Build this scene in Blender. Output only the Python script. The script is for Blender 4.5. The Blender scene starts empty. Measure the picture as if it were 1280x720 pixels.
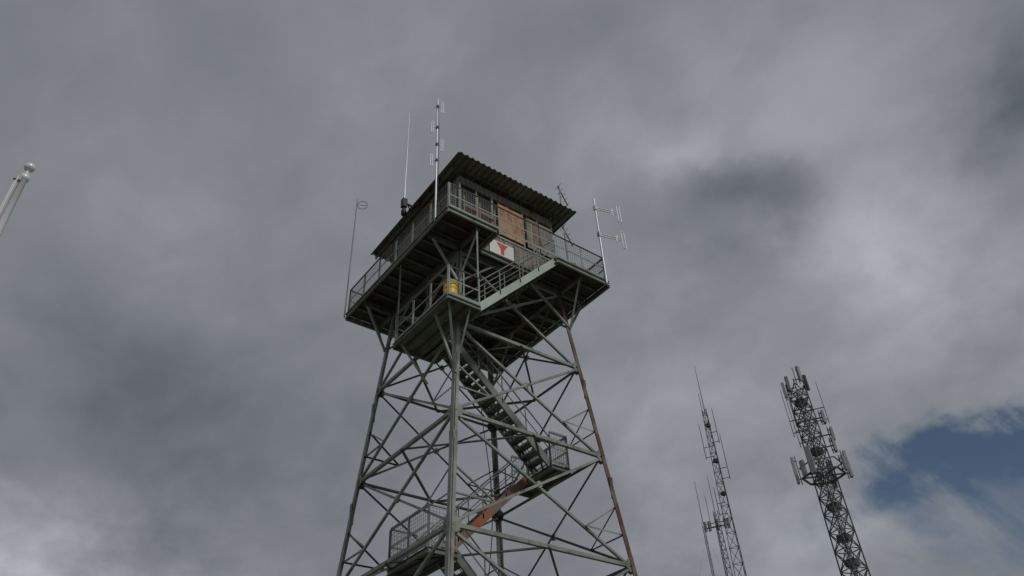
import bpy, math, random
from mathutils import Vector, Matrix
random.seed(7)
scene=bpy.context.scene
V=Vector
ZUP=V((0,0,1))

# ------------------------------------------------------------------ materials
def new_mat(name):
    m=bpy.data.materials.new(name); m.use_nodes=True
    nt=m.node_tree; b=nt.nodes["Principled BSDF"]
    return m,nt,b
def painted_steel(name,base,dark,rust_amt,rough=0.55,metal=0.15,scale=1.0,rustcol=(0.16,0.055,0.022)):
    m,nt,b=new_mat(name); N=nt.nodes; L=nt.links
    tc=N.new("ShaderNodeTexCoord")
    n1=N.new("ShaderNodeTexNoise"); n1.inputs["Scale"].default_value=1.3*scale; n1.inputs["Detail"].default_value=5; n1.inputs["Roughness"].default_value=0.65
    L.new(tc.outputs["Object"],n1.inputs["Vector"])
    r1=N.new("ShaderNodeValToRGB"); r1.color_ramp.elements[0].position=0.35; r1.color_ramp.elements[1].position=0.65
    r1.color_ramp.elements[0].color=(*dark,1); r1.color_ramp.elements[1].color=(*base,1)
    L.new(n1.outputs["Fac"],r1.inputs["Fac"])
    b.inputs["Roughness"].default_value=rough; b.inputs["Metallic"].default_value=metal
    if rust_amt<=0:
        L.new(r1.outputs["Color"],b.inputs["Base Color"]); return m
    n2=N.new("ShaderNodeTexNoise"); n2.inputs["Scale"].default_value=2.7*scale; n2.inputs["Detail"].default_value=7; n2.inputs["Roughness"].default_value=0.75
    mp=N.new("ShaderNodeMapping"); mp.inputs["Scale"].default_value=(1,1,0.45); mp.inputs["Location"].default_value=(3.1,1.7,9.2)
    L.new(tc.outputs["Object"],mp.inputs["Vector"]); L.new(mp.outputs["Vector"],n2.inputs["Vector"])
    r2=N.new("ShaderNodeValToRGB"); p=0.72-0.34*rust_amt
    r2.color_ramp.elements[0].position=max(0,p-0.05); r2.color_ramp.elements[1].position=min(1,p+0.07)
    L.new(n2.outputs["Fac"],r2.inputs["Fac"])
    mx=N.new("ShaderNodeMix"); mx.data_type='RGBA'
    L.new(r2.outputs["Color"],mx.inputs["Factor"]); L.new(r1.outputs["Color"],mx.inputs["A"]); mx.inputs["B"].default_value=(*rustcol,1)
    L.new(mx.outputs["Result"],b.inputs["Base Color"])
    return m
M_STEEL=painted_steel("green_grey_steel",(0.32,0.355,0.315),(0.17,0.195,0.17),0.32)
M_STEEL_D=painted_steel("dark_green_grey_steel",(0.14,0.155,0.135),(0.075,0.08,0.07),0.42)  # darker, rustier steel for far faces, inner bracing, joists and purlins
M_LEGR=painted_steel("rusty_leg_steel",(0.2,0.17,0.14),(0.12,0.09,0.07),0.72,rustcol=(0.12,0.036,0.02))
M_STAIR=painted_steel("stair_steel",(0.22,0.25,0.22),(0.12,0.14,0.12),0.35)
M_STRR=painted_steel("stair_steel_rusty",(0.22,0.2,0.16),(0.2,0.13,0.08),0.62,rustcol=(0.4,0.10,0.022))
M_PALE=painted_steel("pale_green_stringer",(0.46,0.53,0.46),(0.34,0.41,0.36),0.2)
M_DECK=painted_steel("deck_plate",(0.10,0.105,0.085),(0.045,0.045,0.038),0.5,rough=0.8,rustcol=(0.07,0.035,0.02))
M_WIRE=painted_steel("railing_wire",(0.25,0.26,0.26),(0.17,0.18,0.18),0.25)
M_RAIL=painted_steel("railing_steel",(0.32,0.36,0.34),(0.2,0.23,0.21),0.35)
M_WALL=painted_steel("cab_wall_panel",(0.30,0.30,0.265),(0.16,0.155,0.13),0.45,rough=0.75)
M_RUSTP=painted_steel("rusty_panel",(0.62,0.40,0.23),(0.46,0.26,0.12),0.55,rough=0.8,rustcol=(0.34,0.13,0.05),scale=1.6)
M_TAN=painted_steel("tan_shutter",(0.33,0.28,0.21),(0.22,0.17,0.12),0.6,rough=0.8,rustcol=(0.2,0.08,0.04),scale=1.3)
M_ROOF=painted_steel("corrugated_roof_metal",(0.25,0.265,0.24),(0.14,0.145,0.125),0.4,metal=0.2)
M_ALU=painted_steel("aluminium_tube",(0.7,0.72,0.74),(0.6,0.62,0.65),0.0,rough=0.4,metal=0.3)
M_ANTG=painted_steel("grey_antenna",(0.3,0.31,0.32),(0.2,0.2,0.21),0.1)
M_MAST=painted_steel("galvanised_mast",(0.10,0.105,0.115),(0.055,0.058,0.065),0.0)
M_PANEL=painted_steel("panel_antenna_plastic",(0.32,0.33,0.34),(0.22,0.23,0.24),0.0)
M_POLE=painted_steel("white_pole_paint",(0.82,0.83,0.84),(0.72,0.74,0.76),0.0,rough=0.3,metal=0.1)
M_YEL=painted_steel("yellow_paint",(0.85,0.55,0.03),(0.7,0.42,0.02),0.25)
M_WHITE=painted_steel("white_sign_paint",(0.78,0.78,0.76),(0.66,0.66,0.64),0.12)
M_RED=painted_steel("red_sign_paint",(0.62,0.13,0.05),(0.5,0.08,0.03),0.1)
M_BLACK=painted_steel("black_plastic",(0.03,0.03,0.032),(0.02,0.02,0.02),0.0)
M_CONC=painted_steel("concrete",(0.36,0.35,0.33),(0.25,0.24,0.22),0.0,rough=0.9,metal=0)
M_GLASS,nt,b=new_mat("window_glass")
b.inputs["Base Color"].default_value=(0.025,0.028,0.027,1); b.inputs["Roughness"].default_value=0.07; b.inputs["IOR"].default_value=1.4
tc=nt.nodes.new("ShaderNodeTexCoord"); nn=nt.nodes.new("ShaderNodeTexNoise"); nn.inputs["Scale"].default_value=3
rr=nt.nodes.new("ShaderNodeValToRGB"); rr.color_ramp.elements[0].color=(0.012,0.014,0.014,1); rr.color_ramp.elements[1].color=(0.06,0.06,0.055,1)
nt.links.new(tc.outputs["Object"],nn.inputs["Vector"]); nt.links.new(nn.outputs["Fac"],rr.inputs["Fac"]); nt.links.new(rr.outputs["Color"],b.inputs["Base Color"])

# ------------------------------------------------------------------ mesh builder
class MB:
    def __init__(s): s.v=[]; s.f=[]; s.mi=[]; s.sm=[]
    def add(s,vs,fs,mi=0,sm=False):
        o=len(s.v); s.v+= [tuple(x) for x in vs]
        for f in fs: s.f.append([i+o for i in f]); s.mi.append(mi); s.sm.append(sm)
    def prism(s,p,q,prof,u,w,mi=0):
        n=len(prof)
        vs=[p+u*a+w*b for a,b in prof]+[q+u*a+w*b for a,b in prof]
        fs=[[i,(i+1)%n,n+(i+1)%n,n+i] for i in range(n)]+[list(range(n))[::-1],list(range(n,2*n))]
        s.add(vs,fs,mi)
    def frame(s,p,q,n):
        d=(q-p).normalized(); n=V(n)
        w=n-d*n.dot(d)
        if w.length<1e-4:
            n=V((1,0,0)) if abs(d.x)<0.9 else V((0,1,0)); w=n-d*n.dot(d)
        w.normalize(); u=d.cross(w).normalized(); return d,u,w
    def bar(s,p,q,a,b,n=(0,0,1),mi=0):
        p=V(p);q=V(q); d,u,w=s.frame(p,q,n)
        s.prism(p,q,[(-a/2,-b/2),(a/2,-b/2),(a/2,b/2),(-a/2,b/2)],u,w,mi)
    def ang(s,p,q,a,n=(0,0,1),t=0.012,mi=0,flip=1):
        p=V(p);q=V(q); d,u,w=s.frame(p,q,n); u=u*flip
        prof=[(-a/2,0),(a/2,0),(a/2,t),(-a/2+t,t),(-a/2+t,a),(-a/2,a)]
        s.prism(p,q,prof,u,w,mi)
    def chan(s,p,q,h,wd,n,t=0.012,mi=0,flip=1):
        p=V(p);q=V(q); d,u,w=s.frame(p,q,n); u=u*flip
        prof=[(0,-h/2),(wd,-h/2),(wd,-h/2+t),(t,-h/2+t),(t,h/2-t),(wd,h/2-t),(wd,h/2),(0,h/2)]
        s.prism(p,q,prof,u,w,mi)
    def tube(s,p,q,r,r2=None,k=10,mi=0):
        p=V(p);q=V(q); r2=r if r2 is None else r2
        d,u,w=s.frame(p,q,(0,0,1) if abs((q-p).normalized().z)<0.9 else (1,0,0))
        vs=[];
        for c,rr in ((p,r),(q,r2)):
            for i in range(k):
                an=2*math.pi*i/k; vs.append(c+u*math.cos(an)*rr+w*math.sin(an)*rr)
        s.add(vs,[[i,(i+1)%k,k+(i+1)%k,k+i] for i in range(k)],mi,True)
        s.add(vs,[list(range(k))[::-1],list(range(k,2*k))],mi)
    def path(s,pts,r,k=6,mi=0,closed=False):
        n=len(pts)
        for i in range(n if closed else n-1): s.tube(pts[i],pts[(i+1)%n],r,k=k,mi=mi)
    def box(s,lo,hi,mi=0):
        x0,y0,z0=lo;x1,y1,z1=hi
        vs=[V(c) for c in ((x0,y0,z0),(x1,y0,z0),(x1,y1,z0),(x0,y1,z0),(x0,y0,z1),(x1,y0,z1),(x1,y1,z1),(x0,y1,z1))]
        s.add(vs,[[3,2,1,0],[4,5,6,7],[0,1,5,4],[1,2,6,5],[2,3,7,6],[3,0,4,7]],mi)
    def lathe(s,c,prof,k=24,mi=0,smooth=True):
        c=V(c);vs=[]
        for r,z in prof:
            for i in range(k):
                an=2*math.pi*i/k; vs.append(c+V((math.cos(an)*r,math.sin(an)*r,z)))
        fs=[[j*k+i,j*k+(i+1)%k,(j+1)*k+(i+1)%k,(j+1)*k+i] for j in range(len(prof)-1) for i in range(k)]
        s.add(vs,fs,mi,smooth)
    def plate(s,c,u,w,a,b,t,mi=0):
        c=V(c);u=V(u).normalized();w=V(w).normalized();n=u.cross(w).normalized()
        k=0.3
        prof=[(-a/2,-b/2*k),(-a/2*k,-b/2),(a/2*k,-b/2),(a/2,-b/2*k),(a/2,b/2*k),(a/2*k,b/2),(-a/2*k,b/2),(-a/2,b/2*k)]
        s.prism(c-n*t/2,c+n*t/2,prof,u,w,mi)
    def obj(s,name,mats,parent=None):
        me=bpy.data.meshes.new(name); me.from_pydata(s.v,[],s.f)
        for m in mats: me.materials.append(m)
        me.polygons.foreach_set("material_index",s.mi); me.polygons.foreach_set("use_smooth",s.sm); me.update()
        ob=bpy.data.objects.new(name,me); scene.collection.objects.link(ob)
        if parent: ob.parent=parent
        return ob
def empty(name):
    e=bpy.data.objects.new(name,None); scene.collection.objects.link(e); e.empty_display_size=1; return e

# ------------------------------------------------------------------ lookout tower
T=empty("lookout_tower")
ZD=18.40       # deck underside
HC=2.13; S=3.35
def half(z): return HC+(ZD-z)*0.0907
LV=[0.25,5.2,8.7,12.0,15.2,18.3]
CS=[(-1,-1),(1,-1),(1,1),(-1,1)]
def cp(i,z): 
    a=half(z); return V((CS[i][0]*a,CS[i][1]*a,z))
legs=MB()
for i,(sx,sy) in enumerate(CS):
    p=cp(i,0.25);q=cp(i,18.4)
    a=0.15;t=0.016
    prof=[(0,0),(a,0),(a,t),(t,t),(t,a),(0,a)]
    u=V((-sx,0,0)); w=V((0,-sy,0))
    legs.prism(p,q,prof,u,w,mi=1 if i==1 else 0)
    for z in (6.4,11.0,14.4):
        c=cp(i,z)
        legs.bar(c+V((-sx*0.08,sy*0.008,-0.3)),c+V((-sx*0.08,sy*0.008,0.3)),0.13,0.012,(0,1,0),mi=1 if i==1 else 0)
        legs.bar(c+V((sx*0.008,-sy*0.08,-0.3)),c+V((sx*0.008,-sy*0.08,0.3)),0.13,0.012,(1,0,0),mi=1 if i==1 else 0)
legs.obj("corner_legs",[M_STEEL,M_LEGR],T)
br=MB(); gp=MB()
for fi in range(4):
    i,j=fi,(fi+1)%4
    nrm={0:V((0,1,0)),1:V((-1,0,0)),2:V((0,-1,0)),3:V((1,0,0))}[fi]   # inward
    ins=nrm*0.03
    mi=0 if fi in (0,3) else 1  # the two far faces take the darker steel
    for k,z in enumerate(LV):
        if k==0: continue
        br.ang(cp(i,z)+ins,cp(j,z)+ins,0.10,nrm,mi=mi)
        for c,o in ((cp(i,z),cp(j,z)),(cp(j,z),cp(i,z))):
            gp.plate(c+(o-c).normalized()*0.16+nrm*0.022,(o-c).normalized(),V((0,0,1)),0.32,0.38,0.012)
    for k in range(len(LV)-1):
        z0,z1=LV[k],LV[k+1]
        a0,b0,a1,b1=cp(i,z0),cp(j,z0),cp(i,z1),cp(j,z1)
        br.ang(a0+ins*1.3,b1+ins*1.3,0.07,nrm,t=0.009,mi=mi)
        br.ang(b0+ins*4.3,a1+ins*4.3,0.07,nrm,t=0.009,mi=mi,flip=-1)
        w0=(b0-a0).length; w1=(b1-a1).length; tt=w0/(w0+w1)
        X=a0+(b1-a0)*tt
        gp.plate(X+ins*2.8,(b0-a0).normalized(),V((0,0,1)),0.2,0.2,0.07)
        for A0,A1,D in ((a0,a1,b1),(b0,b1,a1)):
            m=A0+(D-A0)*tt*0.5
            fz=(m.z-A0.z)/(A1.z-A0.z); lg=A0+(A1-A0)*fz
            lgX=A0+(A1-A0)*((X.z-A0.z)/(A1.z-A0.z))
            if k<4:
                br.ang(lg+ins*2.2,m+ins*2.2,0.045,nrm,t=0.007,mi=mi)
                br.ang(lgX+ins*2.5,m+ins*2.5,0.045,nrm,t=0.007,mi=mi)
for z in LV[1:]:
    mids=[(cp(i,z)+cp((i+1)%4,z))/2 for i in range(4)]
    for i in range(4):
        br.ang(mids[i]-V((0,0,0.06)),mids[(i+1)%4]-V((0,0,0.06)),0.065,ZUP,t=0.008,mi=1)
br.obj("lattice_bracing",[M_STEEL,M_STEEL_D],T)
gp.obj("gusset_plates",[M_STEEL],T)
ft=MB()
for i in range(4):
    c=cp(i,0.25); c.z=0
    ft.lathe(c,[(0.0,-0.2),(0.55,-0.2),(0.5,0.2),(0.46,0.25),(0.0,0.25)],k=4,smooth=False)
ft.obj("concrete_footings",[M_CONC],T)

# catwalk deck with stair opening
OX0,OX1,OY=-1.5,1.0,-2.3
dk=MB()
def planks(x0,x1,y0,y1,z0=18.58,z1=18.62,w=0.3):
    x=x0
    while x<x1-1e-3:
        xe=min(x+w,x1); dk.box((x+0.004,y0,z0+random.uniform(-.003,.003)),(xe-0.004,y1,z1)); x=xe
planks(-S,OX0,-S,S); planks(OX1,S,-S,S); planks(OX0,OX1,OY,S)
fr=MB()
def ch(p,q,h=0.2,mi=0,flip=1): fr.chan(p,q,h,0.07,ZUP,mi=mi,flip=flip)
zc=18.475
ch((-S,-S,zc),(OX0,-S,zc)); ch((OX1,-S,zc),(S,-S,zc))
ch((-S,S,zc),(-S,-S,zc)); ch((S,-S,zc),(S,S,zc)); ch((S,S,zc),(-S,S,zc))
ch((OX0,-S,zc),(OX0,OY,zc)); ch((OX1,OY,zc),(OX1,-S,zc)); fr.chan((OX0,OY,zc),(OX1,OY,zc),0.2,0.07,ZUP)
y=-S+0.55
while y<S-0.2:
    if y<OY:
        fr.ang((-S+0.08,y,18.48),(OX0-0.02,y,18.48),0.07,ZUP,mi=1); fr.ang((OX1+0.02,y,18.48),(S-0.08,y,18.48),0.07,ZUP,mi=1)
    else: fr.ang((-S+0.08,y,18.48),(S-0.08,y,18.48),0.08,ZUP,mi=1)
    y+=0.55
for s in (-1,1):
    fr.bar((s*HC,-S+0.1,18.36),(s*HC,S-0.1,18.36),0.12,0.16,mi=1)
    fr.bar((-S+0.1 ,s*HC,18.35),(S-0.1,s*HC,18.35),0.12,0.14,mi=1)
for i,(sx,sy) in enumerate(CS):
    b=cp(i,16.75)
    fr.ang(b,(sx*(S-0.15),sy*HC,18.33),0.07,ZUP,mi=0)
    fr.ang(b,(sx*HC,sy*(S-0.15),18.33),0.07,ZUP,mi=0)
    fr.ang(cp(i,16.75),V((sx*0.6,sy*HC,18.33)),0.07,ZUP,mi=0)
    fr.ang(cp(i,16.75),V((sx*HC,sy*0.6,18.33)),0.07,ZUP,mi=0)
for s in (-1,1):
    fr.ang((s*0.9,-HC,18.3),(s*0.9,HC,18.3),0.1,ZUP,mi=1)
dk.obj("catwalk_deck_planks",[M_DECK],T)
fr.obj("catwalk_framing",[M_STEEL,M_STEEL_D],T)

# railings
rl=MB(); wr=MB()
def railing(p,q,h=1.07,step=1.1,mesh=True,cell=0.095,mid=True,base=0.0):
    p=V(p);q=V(q);L=(q-p).length; n=max(1,round(L/step)); d=(q-p).normalized()
    side=V((-d.y,d.x,0)).normalized()
    for i in range(n+1):
        c=p+(q-p)*i/n
        rl.ang(c-V((0,0,0.1)),c+V((0,0,h)),0.05,side,t=0.007)
    rl.ang(p+V((0,0,h)),q+V((0,0,h)),0.055,ZUP,t=0.007)
    if mid: rl.bar(p+V((0,0,h*0.55)),q+V((0,0,h*0.55)),0.012,0.045)
    rl.bar(p+V((0,0,0.1)),q+V((0,0,0.1)),0.01,0.1)
    if mesh:
        m=int(L/cell)
        for i in range(m+1):
            c=p+(q-p)*i/m; wr.bar(c+V((0,0,0.12)),c+V((0,0,h-0.03)),0.007,0.007,side)
        k=int((h-0.15)/cell)
        for i in range(k+1):
            z=0.13+(h-0.17)*i/k
            wr.bar(p+V((0,0,z))+side*0.006,q+V((0,0,z))+side*0.006,0.007,0.007)
zr=18.62
e=0.03
railing((-S+e,-S+e,zr),(S-e,-S+e,zr)); railing((S-e,-S+e,zr),(S-e,S-e,zr)); railing((S-e,S-e,zr),(-S+e,S-e,zr)); railing((-S+e,S-e,zr),(-S+e,-S+e,zr))

# stairs & landings
st=MB()
def landing(x0,x1,y0,y1,z,rails=""):
    st.box((x0,y0,z-0.03),(x1,y1,z))
    for p,q in (((x0,y0),(x1,y0)),((x1,y0),(x1,y1)),((x1,y1),(x0,y1)),((x0,y1),(x0,y0))):
        st.chan((*p,z-0.1),(*q,z-0.1),0.14,0.05,ZUP,t=0.01)
    x=x0+0.35
    while x<x1: st.ang((x,y0+.02,z-0.1),(x,y1-.02,z-0.1),0.06,ZUP,mi=1); x+=0.4
def flight(x0,z0,x1,z1,y,w=0.76,mi=0,smi=None,handr=True,mesh=False):
    smi=mi if smi is None else smi
    p=V((x0,0,z0));q=V((x1,0,z1)); d=(q-p).normalized(); 
    nn=V((-d.z,0,d.x)); nn=nn if nn.z>0 else -nn
    for s in (-1,1):
        o=V((0,y+s*w/2,0))
        st.chan(p+o,q+o,0.24,0.06,nn,t=0.012,mi=smi,flip=(1 if s*(x1-x0)>0 else -1))
        if handr:
            h=V((0,0,0.95))
            st.tube(p+o+h,q+o+h,0.022,mi=0,k=8); st.tube(p+o+h*0.55,q+o+h*0.55,0.016,mi=0,k=6)
            n=4
            for i in range(n+1):
                c=p+(q-p)*i/n+o; st.ang(c,c+h,0.045,(0,1,0),t=0.006)
    n=int(round((z1-z0)/0.205))
    for i in range(1,n):
        c=p+(q-p)*i/n
        st.box((c.x-0.13,y-w/2+0.012,c.z-0.02),(c.x+0.13,y+w/2-0.012,c.z+0.015),mi=mi)
        st.box((c.x-0.13,y-w/2+0.012,c.z-0.055),(c.x-0.122,y+w/2-0.012,c.z-0.02),mi=mi)
        st.box((c.x+0.122,y-w/2+0.012,c.z-0.055),(c.x+0.13,y+w/2-0.012,c.z-0.02),mi=mi)
landing(-2.65,-1.8,-1.5,0.52,8.7); landing(1.65,2.38,-1.5,0.52,12.0); landing(1.85,2.8,-1.5,0.52,5.2); landing(-3.6,-1.85,-1.5,0.52,1.9)
landing(-3.32,-2.2,-3.32,-0.3,15.2); landing(-2.19,-1.8,-1.5,-0.3,15.2)
flight(-1.85,1.9,1.85,5.2,0.1); flight(1.85,5.2,-1.8,8.7,-1.05); flight(-1.8,8.7,1.65,12.0,0.1,mi=0,smi=2)
flight(1.65,12.0,-1.8,15.2,-1.05); flight(-2.2,15.2,1.02,18.5,-2.87,smi=3,w=0.8)
flight(-3.9,0.1,-3.6,1.9,0.2)
st.obj("zigzag_stairs",[M_STAIR,M_STEEL_D,M_STRR,M_PALE],T)
for (x0,x1,z) in ((-2.62,-1.8,8.7),(2.35,1.65,12.0),(2.77,1.85,5.2)):
    railing((x0,-1.47,z),(x0,0.49,z),step=0.95,cell=0.095); railing((x0,0.49,z),(x1,0.49,z),step=0.8,cell=0.095); railing((x0,-1.47,z),(x1,-1.47,z),step=0.8,cell=0.095)
railing((-3.29,-0.33,15.2),(-3.29,-3.29,15.2),mesh=False,step=0.95); railing((-3.29,-3.29,15.2),(-2.2,-3.29,15.2),mesh=False,step=0.6)
railing((-2.2,-2.45,15.2),(-2.2,-1.5,15.2),mesh=False,step=0.95); railing((-3.29,-0.33,15.2),(-2.0,-0.33,15.2),mesh=False,step=0.7)
rl.obj("railing_frames",[M_RAIL],T); wr.obj("railing_wire_mesh",[M_WIRE],T)
hg=MB()
for x,y in ((-2.2,-3.25),(-3.25,-0.35),(-2.2,-0.35)):
    hg.ang((x,y,15.1),(x,y,18.4),0.055,(0,1,0),t=0.008)
c=cp(0,13.2)
hg.ang(c,(-3.25,-2.5,15.05),0.06,(0,0,1)); hg.ang(c,(-2.5,-3.25,15.05),0.06,(0,0,1)); hg.ang(c,(-3.2,-3.2,15.05),0.06,(0,0,1))
hg.ang(cp(0,13.6)+V((0,1.5,0)),(-3.25,-0.6,15.05),0.06,(0,0,1))
hg.obj("landing_hangers",[M_STEEL],T)

# cab
cb=MB(); ZW0=18.63; ZW1=21.85
Hc=2.1
cb.box((-Hc,-Hc,ZW0),(Hc,Hc,19.75),0)
cb.box((-Hc+0.08,-Hc+0.08,19.75),(Hc-0.08,Hc-0.08,21.5),1)
cb.box((-Hc,-Hc,21.5),(Hc,Hc,ZW1),0)
for s in (-1,1):
    for k in range(7):
        x=-Hc+0.04+k*(2*Hc-0.08)/6
        cb.box((x-0.04,s*(Hc-0.04)-0.04,19.75),(x+0.04,s*(Hc-0.04)+0.04,21.5),2)
        if 0<k<6: cb.box((s*(Hc-0.04)-0.04,x-0.04,19.75),(s*(Hc-0.04)+0.04,x+0.04,21.5),2)
    for z in (20.6,):
        for k in range(6):
            x0=-Hc+0.08+k*(2*Hc-0.08)/6; x1=x0+(2*Hc-0.08)/6-0.08
            cb.box((x0,s*(Hc-0.045)-0.02,z-0.02),(x1,s*(Hc-0.045)+0.02,z+0.02),2)
            cb.box((s*(Hc-0.045)-0.02,x0,z-0.02),(s*(Hc-0.045)+0.02,x1,z+0.02),2)
    cb.box((-Hc-0.04,s*Hc-0.03 if s<0 else Hc,19.7),(Hc+0.04,-Hc if s<0 else Hc+0.03,19.78),2)
    cb.box((s*Hc-0.03 if s<0 else Hc,-Hc,19.7),(-Hc if s<0 else Hc+0.03,Hc,19.78),2)
x=-Hc+0.1
while x<Hc:
    for s in (-1,1):
        for z0,z1 in ((ZW0,19.69),(21.52,ZW1-0.01)):
            cb.box((x-0.02,s*Hc-(0.02 if s<0 else 0),z0),(x+0.02,s*Hc+(0.02 if s>0 else 0),z1),0)
            cb.box((s*Hc-(0.02 if s<0 else 0),x-0.02,z0),(s*Hc+(0.02 if s>0 else 0),x+0.02,z1),0)
    x+=0.2
cb.obj("cab_walls_and_windows",[M_WALL,M_GLASS,M_STEEL],T)
sh=MB()
sh.box((-0.45,-Hc-0.07,19.85),(0.6,-Hc-0.03,21.3),0)
sh.box((-0.49,-Hc-0.08,19.8),(-0.45,-Hc-0.025,21.34),1); sh.box((0.6,-Hc-0.08,19.8),(0.64,-Hc-0.025,21.34),1)
sh.box((-2.0,-Hc-0.06,20.4),(-0.6,-Hc-0.03,20.46),2); sh.box((-2.0,-Hc-0.06,20.0),(-0.6,-Hc-0.03,20.06),2)
for x in (-1.95,-1.3,-0.66): sh.box((x,-Hc-0.066,19.85),(x+0.05,-Hc-0.035,20.9),2)
sh.box((0.8,-Hc-0.06,19.85),(1.35,-Hc-0.03,21.3),4); sh.box((1.4,-Hc-0.06,19.85),(1.95,-Hc-0.03,21.3),3)
for k in range(4):
    y0=-1.95+k*0.98
    sh.box((-Hc-0.06,y0,19.85),(-Hc-0.03,y0+0.9,21.35),3 if k!=2 else 4)
sh.obj("window_shutters",[M_RUSTP,M_STEEL,M_STRR,M_WALL,M_TAN],T)
sg=MB()
sg.box((-0.9,-Hc-0.06,18.85),(0.12,-Hc-0.03,19.45),0)
yy=-Hc-0.064
def tri(pts,mi,dy=0.0):
    vs=[V((a,yy-dy,b_)) for a,b_ in pts]+[V((a,yy+0.003-dy,b_)) for a,b_ in pts]; n=len(pts)
    sg.add(vs,[list(range(n)),list(range(n,2*n))[::-1]]+[[i,n+i,n+(i+1)%n,(i+1)%n] for i in range(n)],mi)
tri([(-0.62,19.4),(-0.44,19.12),(-0.44,18.9),(-0.30,18.9),(-0.30,19.12),(-0.12,19.4)],1)
sg.obj("wall_sign_board",[M_WHITE,M_RED],T)

# roof
rf=MB()
def roofz(y): return 21.98+(-y)*0.03
RX0,RX1,RY0,RY1=-2.62,2.55,-2.85,3.4
per=0.235; prof=[]
x=RX0
while x<RX1:
    for dx,dz in ((0,0),(0.07,0),(0.10,0.06),(0.18,0.06),(0.21,0)):
        prof.append((x+dx,dz))
    x+=per
n=len(prof)
for (ya,yb,dz) in ((RY0,0.3,0.0),(0.2,RY1,-0.006)):
    vs=[V((px,ya,roofz(ya)+pz+dz)) for px,pz in prof]+[V((px,yb,roofz(yb)+pz+dz)) for px,pz in prof]
    rf.add(vs,[[i,i+1,n+i+1,n+i] for i in range(n-1)])
ro=rf.obj("corrugated_roof_sheet",[M_ROOF],T)
sm=ro.modifiers.new("sol","SOLIDIFY"); sm.thickness=0.006
rs=MB()
for y in (-2.25,-1.4,0.0,1.4,2.4,3.2):
    rs.bar((RX0+0.08,y,roofz(y)-0.055),(RX1-0.08,y,roofz(y)-0.055),0.06,0.09)
for x in (-2.4,-1.2,0,1.2,2.4):
    rs.bar((x,-2.3,roofz(-2.3)-0.15),(x,RY1-0.06,roofz(RY1)-0.15),0.05,0.09)
rs.obj("roof_purlins",[M_STEEL_D],T)
cn=MB()
cn.path([V((-2.2,-2.25,18.3)),V((-2.38,-2.42,15)),V((-2.68,-2.72,12)),V((-3.2,-3.24,6)),V((-3.7,-3.74,0.3))],0.014)
pts=[V((0.2+0.12*math.sin(z*0.7),-0.1+0.1*math.cos(z*0.9),z)) for z in [18.3-0.6*i for i in range(31)]]
cn.path(pts,0.014)
cn.obj("coax_cables",[M_BLACK],T)

# yellow barrel on the landing
yb=MB()
yb.lathe((-3.03,-3.03,15.203),[(0.0,0),(0.2,0),(0.21,0.02),(0.21,0.2),(0.222,0.215),(0.21,0.23),(0.21,0.42),(0.222,0.435),(0.21,0.45),(0.21,0.64),(0.22,0.65),(0.22,0.67),(0.19,0.67),(0.18,0.64),(0,0.64)])
yb.obj("yellow_barrel",[M_YEL,M_ANTG])

# ------------------------------------------------------------------ antennas on the tower
def loop(mb,c,ax,h,w,r=0.012,mi=0):
    c=V(c);ax=V(ax).normalized()
    pts=[]
    for k in range(16):
        a=2*math.pi*k/16; ca,sa=math.cos(a),math.sin(a)
        z=(h/2-w/2)*(1 if sa>0 else -1)+w/2*sa; pts.append(c+ax*(w/2*ca)+V((0,0,z)))
    mb.path(pts,r,closed=True,mi=mi)
m=MB()
bx,by=3.22,-3.4
m.tube((bx,by,18.45),(bx,by,22.6),0.04,0.035)
dd=V((0.96,-0.28,0)).normalized()
for z in (22.1,20.75):
    for dz in (-0.05,0.05): m.tube((bx,by,z+dz),V((bx,by,z+dz))+dd*0.95,0.018,k=8)
    loop(m,V((bx,by,z))+dd*1.0,dd,0.85,0.12,0.018)
    loop(m,V((bx,by,z))+dd*0.72,dd,0.35,0.05,0.016)
    m.box((bx-0.06,by-0.06,z-0.1),(bx+0.06,by+0.06,z+0.1))
m.path([V((bx,by,22.0)),V((bx+.06,by,21.6)),V((bx+.05,by,20.7)),V((bx+.06,by,19.6))],0.01,mi=1)
m.obj("folded_dipole_antenna",[M_ALU,M_BLACK])
m=MB(); bx,by=-3.38,-2.66
m.tube((bx,by,18.5),(bx,by,24.6),0.035,0.022)
for k,z in enumerate((24.15,23.0,22.1,21.3)):
    s=V((1,-0.4,0)).normalized()*(1 if k%2==0 else -1)
    m.tube((bx,by,z),V((bx,by,z))+s*0.16,0.014,k=6)
    loop(m,V((bx,by,z))+s*0.17,s,0.62,0.07,0.013)
    m.box((bx-0.04,by-0.04,z-0.06),(bx+0.04,by+0.04,z+0.06),1)
m.path([V((bx,by-.04,24.1)),V((bx+.05,by-.03,23)),V((bx+.05,by-.03,21)),V((bx+.04,by-.03,19.2))],0.01,mi=1)
m.obj("dipole_array_antenna",[M_ALU,M_BLACK])
m=MB(); bx,by=-3.0,0.15
m.tube((bx,by,21.75),(bx,by,22.6),0.035,0.03); m.tube((bx,by,22.6),(bx-0.02,by-0.05,26.9),0.024,0.01)
m.bar((bx-0.05,by,21.85),(-2.55,by+0.02,21.85),0.06,0.06,mi=1); m.bar((bx,by,22.1),(-2.55,by+0.3,21.9),0.04,0.04,mi=1)
m.box((bx-0.09,by-0.09,21.6),(bx+0.09,by+0.09,22.0),1)
m.lathe((bx,by,21.2),[(0,0),(0.09,0.02),(0.1,0.2),(0.05,0.38),(0,0.4)],mi=1,k=12)
m.obj("whip_antenna",[M_ALU,M_BLACK])
m=MB(); bx,by=-3.4,3.42
m.tube((bx,by,18.5),(bx,by,24.2),0.028,0.022)
cc=V((bx+0.2,by-0.1,24.2)); ax=V((0.9,-0.45,0)).normalized()
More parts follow.
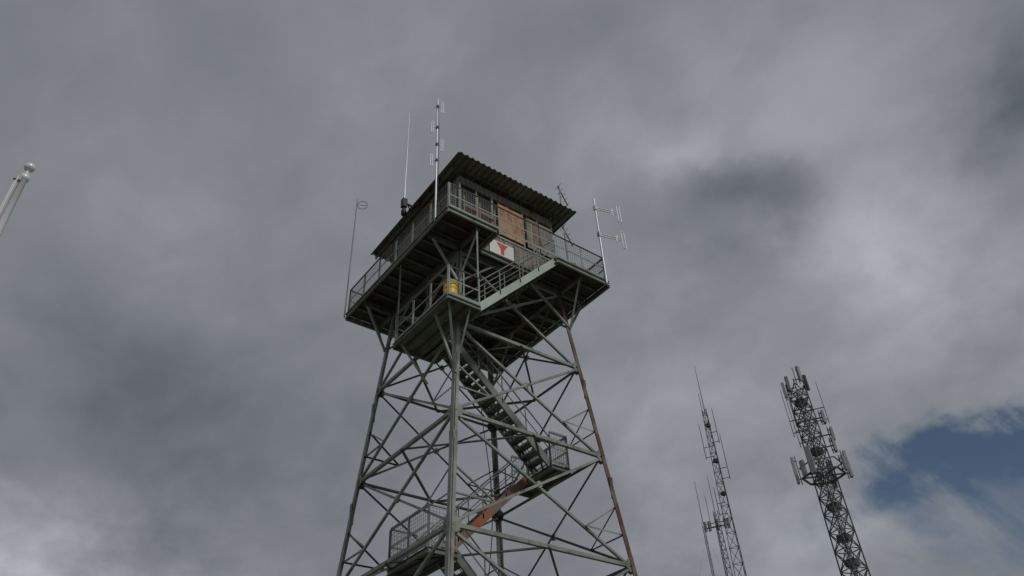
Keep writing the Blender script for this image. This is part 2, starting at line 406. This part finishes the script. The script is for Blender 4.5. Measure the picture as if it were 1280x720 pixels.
pts=[cc+ax*0.2*math.cos(a)+V((0,0,0.22*math.sin(a))) for a in [2*math.pi*k/16 for k in range(16)]]
m.path(pts,0.014,closed=True); m.tube((bx,by,24.2),cc+ax*0.2,0.012); m.tube((bx,by,24.2),(bx,by,24.5),0.02)
m.obj("loop_antenna",[M_ANTG])
m=MB(); bx,by=3.38,-1.44
m.tube((bx,by,18.5),(bx,by,25.1),0.035,0.028)
for z,L_ in ((24.85,1.0),(22.55,1.0)):
    d_=V((0.86,0.5,0)).normalized(); pr=V((0.35,-0.6,0.72)).normalized()
    o=V((bx,by,z))
    m.tube(o-d_*0.25,o+d_*L_,0.026,k=8)
    for k in range(5):
        c=o+d_*(-0.2+k*(L_+0.15)/4); hh=0.2-0.02*k
        m.tube(c-pr*hh,c+pr*hh,0.011,k=6)
m.obj("yagi_antenna",[M_ANTG])

# ------------------------------------------------------------------ flagpole
m=MB(); px,py=-13.18,-9.8
m.lathe((px,py,0),[(0.3,0),(0.3,0.05),(0.16,0.12),(0.1,0.14),(0.1,0.3),(0.075,0.32),(0.07,2.5),(0.058,5),(0.046,7),(0.036,8.25),(0.05,8.26),(0.05,8.32),(0.02,8.34),(0.016,8.42)],k=28)
sp=[(0.058*math.sin(a),8.46-0.058*math.cos(a)) for a in [math.pi*i/14 for i in range(15)]]
m.lathe((px,py,0),sp,k=28,mi=0)
m.box((px-0.09,py-0.05,8.2),(px-0.02,py-0.0,8.28),1)
m.path([V((px-0.07,py-0.03,8.25)),V((px-0.085,py-0.05,5)),V((px-0.1,py-0.06,1.3))],0.008,mi=2)
m.path([V((px-0.055,py-0.05,8.25)),V((px-0.07,py-0.07,5)),V((px-0.09,py-0.08,1.3))],0.008,mi=2)
m.obj("flagpole",[M_POLE,M_ANTG,M_WHITE])

# ------------------------------------------------------------------ radio masts
def lattice(m,c,zt,wt,wb,nl,step,r,rot=0.4,z0=0):
    c=V((c[0],c[1],0))
    def cor(i,z):
        w=wb+(wt-wb)*(z-z0)/(zt-z0); R=w/math.sqrt(2) if nl==4 else w/math.sqrt(3)
        a=rot+2*math.pi*i/nl; return c+V((math.cos(a)*R,math.sin(a)*R,z))
    for i in range(nl): m.tube(cor(i,z0),cor(i,zt),r*1.3,r,k=6)
    z=z0
    while z<zt-step*0.5:
        w=wb+(wt-wb)*(z-z0)/(zt-z0); h=min(step*max(0.6,w/wt*0.8),zt-z)
        for i in range(nl):
            j=(i+1)%nl
            m.bar(cor(i,z),cor(j,z),r*1.1,r*1.1)
            m.bar(cor(i,z),cor(j,z+h),r*1.1,r*1.1)
            if nl==4: m.bar(cor(j,z),cor(i,z+h),r*1.1,r*1.1)
        z+=h
def pan(m,c,ang,h=2.0,w=0.32,dp=0.16,out=0.0,mi=1):
    c=V(c); n=V((math.cos(ang),math.sin(ang),0)); c=c+n*out
    m.bar(c-V((0,0,h/2)),c+V((0,0,h/2)),w,dp,n,mi)
    m.tube(c-n*0.2-V((0,0,h/2+0.1)),c-n*0.2+V((0,0,h/2+0.1)),0.035,k=6)
    for z in (-h*0.35,h*0.35): m.bar(c-n*0.25+V((0,0,z)),c+V((0,0,z)),0.06,0.06)
A=(32.0,6.8)
m=MB()
lattice(m,A,29.3,0.85,1.4,4,1.15,0.045,rot=0.5)
c0=V((A[0],A[1],0)); rt=V((0.52,-0.85,0)).normalized(); fwd_=V((0.85,0.52,0))
for k,(s,z) in enumerate(((-0.8,28.9),(-0.45,29.3),(0.5,29.9),(0.75,29.1))):
    pan(m,c0+rt*s+V((0,0,z)),3.6+k*0.4,h=1.2,w=0.2,mi=0 if k%2 else 1)
    m.bar(c0+V((0,0,z-0.4)),c0+rt*s+V((0,0,z-0.4)),0.06,0.06)
m.tube(c0+rt*0.15+V((0,0,29.0)),c0+rt*0.15+V((0,0,30.5)),0.03)
for s,za,zb in ((-1.05,25.3,29.0),(-0.85,24.5,28.2),(1.35,25.8,29.0),(-0.7,26,28.5)):
    m.tube(c0+rt*s+V((0,0,za)),c0+rt*s+V((0,0,zb)),0.03,0.018,k=6); 
    for z in (za+0.3,za+1.2): m.bar(c0+V((0,0,z)),c0+rt*s+V((0,0,z)),0.05,0.05)
for z,s in ((25.0,1.3),(24.2,1.2),(26.3,1.1)):
    m.bar(c0+V((0,0,z)),c0+rt*s+V((0,0,z)),0.07,0.07)
    pan(m,c0+rt*s+V((0,0,z)),-0.9,h=0.9,w=0.4)
for k in range(6):
    a=2*math.pi*k/6+0.2; b_=2*math.pi*(k+1)/6+0.2
    pa=c0+V((math.cos(a)*1.35,math.sin(a)*1.35,22.3)); pb=c0+V((math.cos(b_)*1.35,math.sin(b_)*1.35,22.3))
    m.bar(pa,pb,0.1,0.1); m.bar(c0+V((0,0,22.3)),pa,0.08,0.08); m.bar(pa+V((0,0,0.7)),pb+V((0,0,0.7)),0.06,0.06)
    if k in (0,2,3,5): pan(m,pa+V((0,0,0.6)),a,h=1.8,w=0.3,out=0.3)
    if k%2==0: pan(m,(pa+pb)/2+V((0,0,0.4)),(a+b_)/2,h=1.0,w=0.28,out=0.3)
for z in (20,18,16.5,27.5,23.8): 
    m.box((c0.x-0.3,c0.y-0.35,z),(c0.x+0.3,c0.y+0.3,z+0.4))
for i in range(5):
    o=rt*(0.1*i-0.2); m.tube(c0+o-fwd_*0.4,c0+o-fwd_*0.35+V((0,0,28.5)),0.025,k=6)
m.obj("radio_mast",[M_MAST,M_PANEL])
B=(48.0,26.4)
m=MB(); lattice(m,B,41.5,0.5,1.9,3,0.9,0.035,rot=0.2)
c0=V((B[0],B[1],0))
m.tube(c0+V((0,0,41)),c0+V((0,0,47)),0.05,0.02)
m.tube(c0-rt*0.25+V((0,0,41)),c0-rt*0.25+V((0,0,43.5)),0.03)
for s,za,zb in ((0.75,37.5,41.5),(-0.9,36,40),(0.95,33.5,38.5),(-0.8,30,33)):
    m.tube(c0+rt*s+V((0,0,za)),c0+rt*s+V((0,0,zb)),0.045,0.03,k=6)
    for z in (za+0.2,za+1.3): m.bar(c0+V((0,0,z)),c0+rt*s+V((0,0,z)),0.05,0.05)
for z in (39.5,35.5,32): m.box((c0.x-0.2,c0.y-0.2,z),(c0.x+0.2,c0.y+0.2,z+0.35))
m.obj("radio_mast",[M_MAST,M_PANEL])
Cc=(63.3,39.4)
m=MB(); lattice(m,Cc,38.3,0.55,1.6,3,1.0,0.045,rot=0.9)
c0=V((Cc[0],Cc[1],0)); m.tube(c0+V((0,0,38)),c0+V((0,0,43)),0.05,0.025)
for s in (-1.5,-1.0,0.0,0.9,1.3):
    m.bar(c0+rt*s+V((0,0,36.0)),c0+rt*s+V((0,0,37.2)),0.3,0.2,(1,0,0),1)
m.bar(c0-rt*1.6+V((0,0,36.4)),c0+rt*1.4+V((0,0,36.4)),0.14,0.14); m.bar(c0-rt*1.6+V((0,0,36.9)),c0+rt*1.4+V((0,0,36.9)),0.08,0.08)
m.bar(c0-fwd_*1.4+V((0,0,36.4)),c0+fwd_*1.4+V((0,0,36.4)),0.12,0.12)
for s in (0.9,-0.8): m.tube(c0+rt*s+V((0,0,36.4)),c0+rt*s+V((0,0,40.5)),0.035,k=6)
m.obj("radio_mast",[M_MAST,M_PANEL])
Dd=(66.2,43.8)
m=MB(); lattice(m,Dd,39,0.28,0.32,3,0.9,0.03,rot=0.1); c0=V((Dd[0],Dd[1],0)); m.tube(c0+V((0,0,38.9)),c0+V((0,0,44.6)),0.05,0.025)
for k in range(3):
    a=k*2.094+0.5
    for z in (37,20): m.tube(c0+V((0,0,z)),c0+V((math.cos(a)*14,math.sin(a)*14,0)),0.008,k=4)
m.obj("radio_mast",[M_MAST,M_PANEL])

# ------------------------------------------------------------------ ground
g=MB(); n=60; ext=3000
def gc(i): 
    t=(i/n)*2-1; return math.copysign(abs(t)**3,t)*ext
def gh(x,y):
    r=math.hypot(x,y)
    if r<90: return -0.0
    return -min(1,(r-90)/400)*35+6*math.sin(x*0.006)*math.cos(y*0.005)*min(1,(r-90)/400)
vs=[V((gc(i),gc(j),gh(gc(i),gc(j)))) for j in range(n+1) for i in range(n+1)]
g.add(vs,[[j*(n+1)+i,j*(n+1)+i+1,(j+1)*(n+1)+i+1,(j+1)*(n+1)+i] for j in range(n) for i in range(n)],0,True)
mg,nt,b=new_mat("gravel_and_grass")
tc=nt.nodes.new("ShaderNodeTexCoord"); a1=nt.nodes.new("ShaderNodeTexNoise"); a1.inputs["Scale"].default_value=0.12; a1.inputs["Detail"].default_value=8; a1.inputs["Roughness"].default_value=0.7
r=nt.nodes.new("ShaderNodeValToRGB"); r.color_ramp.elements[0].position=0.42; r.color_ramp.elements[0].color=(0.06,0.075,0.03,1); r.color_ramp.elements[1].position=0.58; r.color_ramp.elements[1].color=(0.22,0.195,0.16,1)
nt.links.new(tc.outputs["Object"],a1.inputs["Vector"]); nt.links.new(a1.outputs["Fac"],r.inputs["Fac"]); nt.links.new(r.outputs["Color"],b.inputs["Base Color"]); b.inputs["Roughness"].default_value=0.95
g.obj("ground",[mg])

# ------------------------------------------------------------------ sky / light
SUN_EL=math.radians(45); SUN_DIR_XY=V((0.02,-1.0)).normalized()
w=bpy.data.worlds.new("World"); scene.world=w; w.use_nodes=True
nt=w.node_tree; N=nt.nodes; Lk=nt.links; N.clear()
out=N.new("ShaderNodeOutputWorld"); bg=N.new("ShaderNodeBackground"); Lk.new(bg.outputs[0],out.inputs[0]); bg.inputs["Strength"].default_value=0.1
sky=N.new("ShaderNodeTexSky"); sky.sky_type='NISHITA'; sky.sun_disc=False; sky.sun_elevation=SUN_EL; sky.sun_rotation=math.atan2(SUN_DIR_XY.x,SUN_DIR_XY.y)
sky.altitude=1500; sky.air_density=1.0; sky.dust_density=0.3; sky.ozone_density=3
tc=N.new("ShaderNodeTexCoord")
def mth(op,a,b=None,c=None):
    n=N.new("ShaderNodeMath"); n.operation=op
    for i,x in enumerate((a,b,c)):
        if x is None: continue
        if isinstance(x,(int,float)): n.inputs[i].default_value=x
        else: Lk.new(x,n.inputs[i])
    return n.outputs[0]
sep=N.new("ShaderNodeSeparateXYZ"); Lk.new(tc.outputs["Generated"],sep.inputs[0])
X,Y,Z=sep.outputs
zc_=mth('MAXIMUM',Z,0.0); den=mth('ADD',zc_,0.45)
qx=mth('DIVIDE',X,den); qy=mth('DIVIDE',Y,den)
cmb=N.new("ShaderNodeCombineXYZ"); Lk.new(qx,cmb.inputs[0]); Lk.new(qy,cmb.inputs[1])
def noise(scale,detail,rough,dist,loc,sc=(1,1,1),rz=0.0):
    mp=N.new("ShaderNodeMapping"); mp.inputs["Location"].default_value=loc; mp.inputs["Scale"].default_value=sc; mp.inputs["Rotation"].default_value=(0,0,rz)
    Lk.new(cmb.outputs[0],mp.inputs["Vector"])
    n=N.new("ShaderNodeTexNoise"); n.noise_dimensions='2D'; n.inputs["Scale"].default_value=scale; n.inputs["Detail"].default_value=detail; n.inputs["Roughness"].default_value=rough; n.inputs["Distortion"].default_value=dist
    Lk.new(mp.outputs["Vector"],n.inputs["Vector"]); return n.outputs["Fac"]
nA=noise(2.2,3,0.5,0.2,(1.3,4.1,0),(1,1,1),0.6)
nB=noise(5.5,6,0.5,0.35,(7.3,2.1,0),(1.25,1,1),0.9)
nC=noise(17,4,0.55,0.2,(3.3,9.1,0),(1.3,1,1),0.9)
nW=noise(3.6,6,0.56,0,(11.3,5.1,0)); nW2=noise(3.6,6,0.56,0,(21.3,15.1,0))
nS=noise(5,7,0.6,0.6,(2.3,25.1,0),(0.5,2.4,1),-0.65)
az=mth('MULTIPLY',mth('ARCTAN2',Y,X),57.2958); el=mth('MULTIPLY',mth('ARCSINE',Z),57.2958)
azw=mth('ADD',az,mth('MULTIPLY',mth('SUBTRACT',nW,0.5),22)); elw=mth('ADD',el,mth('MULTIPLY',mth('SUBTRACT',nW2,0.5),14))
def blob(a0,e0,ra,re,tilt=0.0):
    da=mth('SUBTRACT',azw,a0); de=mth('SUBTRACT',elw,e0)
    c,s=math.cos(tilt),math.sin(tilt)
    u=mth('ADD',mth('MULTIPLY',da,c/ra),mth('MULTIPLY',de,s/ra)); v=mth('ADD',mth('MULTIPLY',da,-s/re),mth('MULTIPLY',de,c/re))
    r2=mth('ADD',mth('MULTIPLY',u,u),mth('MULTIPLY',v,v))
    return mth('EXPONENT',mth('MULTIPLY',r2,-1.0))
B_=mth('ADD',0.465,mth('MULTIPLY',mth('SUBTRACT',nA,0.5),0.30))
B_=mth('ADD',B_,mth('MULTIPLY',mth('SUBTRACT',nB,0.5),0.25))
B_=mth('ADD',B_,mth('MULTIPLY',mth('SUBTRACT',nC,0.5),0.08))
for amt,args in ((0.42,(82,14.5,12,4.5)),(-0.2,(78,27,14,7)),(0.2,(24,47,16,10)),(-0.30,(29,40.5,9,3.0)),(0.16,(38,27,9,9)),(0.28,(18,34,8,5)),(-0.26,(3,40,4,5)),(0.2,(38,46,5,3)),(0.22,(31,19,9,5)),(0.05,(55,50,12,6)),(0.3,(-25,35,15,25)),(0.12,(-130,45,60,30))):
    B_=mth('ADD',B_,mth('MULTIPLY',blob(*args),amt))
ramp=N.new("ShaderNodeValToRGB"); cr=ramp.color_ramp
cr.elements[0].position=0.0; cr.elements[0].color=(0.075,0.087,0.105,1)
cr.elements[1].position=1.0; cr.elements[1].color=(0.60,0.62,0.66,1)
for p,c in ((0.25,(0.125,0.139,0.158)),(0.5,(0.22,0.234,0.258)),(0.75,(0.36,0.375,0.41))):
    e_=cr.elements.new(p); e_.color=(*c,1)
Lk.new(B_,ramp.inputs["Fac"])
gain=N.new("ShaderNodeVectorMath"); gain.operation='SCALE'; Lk.new(ramp.outputs["Color"],gain.inputs[0]); gain.inputs["Scale"].default_value=10.0
hole=mth('ADD',mth('MULTIPLY',blob(16.5,22.6,9,2.3,-0.12),1.15),mth('MULTIPLY',blob(16,17.5,11,4),0.62))
hole=mth('ADD',hole,mth('MULTIPLY',blob(3,40,2.5,5),0.35))
hole=mth('MULTIPLY',hole,mth('ADD',0.15,mth('MULTIPLY',nS,1.65)))
mr=N.new("ShaderNodeMapRange"); mr.interpolation_type='SMOOTHSTEP'; mr.inputs["From Min"].default_value=0.12; mr.inputs["From Max"].default_value=1.05; mr.inputs["To Max"].default_value=0.95; Lk.new(hole,mr.inputs["Value"])
skd=N.new("ShaderNodeVectorMath"); skd.operation='MULTIPLY'; Lk.new(sky.outputs[0],skd.inputs[0]); skd.inputs[1].default_value=(0.5,0.5,0.46)
mx=N.new("ShaderNodeMix"); mx.data_type='RGBA'; Lk.new(mr.outputs[0],mx.inputs["Factor"]); Lk.new(gain.outputs[0],mx.inputs["A"]); Lk.new(skd.outputs[0],mx.inputs["B"])
Lk.new(mx.outputs["Result"],bg.inputs["Color"])
sd=bpy.data.lights.new("sun","SUN"); sd.energy=1.3; sd.angle=math.radians(12); sd.color=(1,0.96,0.9)
so=bpy.data.objects.new("sun",sd); scene.collection.objects.link(so)
sv=V((SUN_DIR_XY.x*math.cos(SUN_EL),SUN_DIR_XY.y*math.cos(SUN_EL),math.sin(SUN_EL)))
so.rotation_euler=sv.to_track_quat('Z','Y').to_euler(); so.location=sv*60

# ------------------------------------------------------------------ camera
cd=bpy.data.cameras.new("camera"); cam=bpy.data.objects.new("camera",cd); scene.collection.objects.link(cam); scene.camera=cam
r_=V((0.80007,-0.59821,-0.04515)).normalized(); f_=V((0.49036,0.60876,0.62366)).normalized(); u_=r_.cross(f_).normalized()
mw=Matrix.Identity(4)
for i in range(3): mw[i][0]=r_[i]; mw[i][1]=u_[i]; mw[i][2]=-f_[i]
mw.translation=V((-12.629,-17.782,1.608)); cam.matrix_world=mw
cd.sensor_width=36; cd.lens=36*967/1280; cd.clip_start=0.05; cd.clip_end=8000
scene.view_settings.view_transform='Standard'; scene.view_settings.look='None'; scene.view_settings.exposure=0
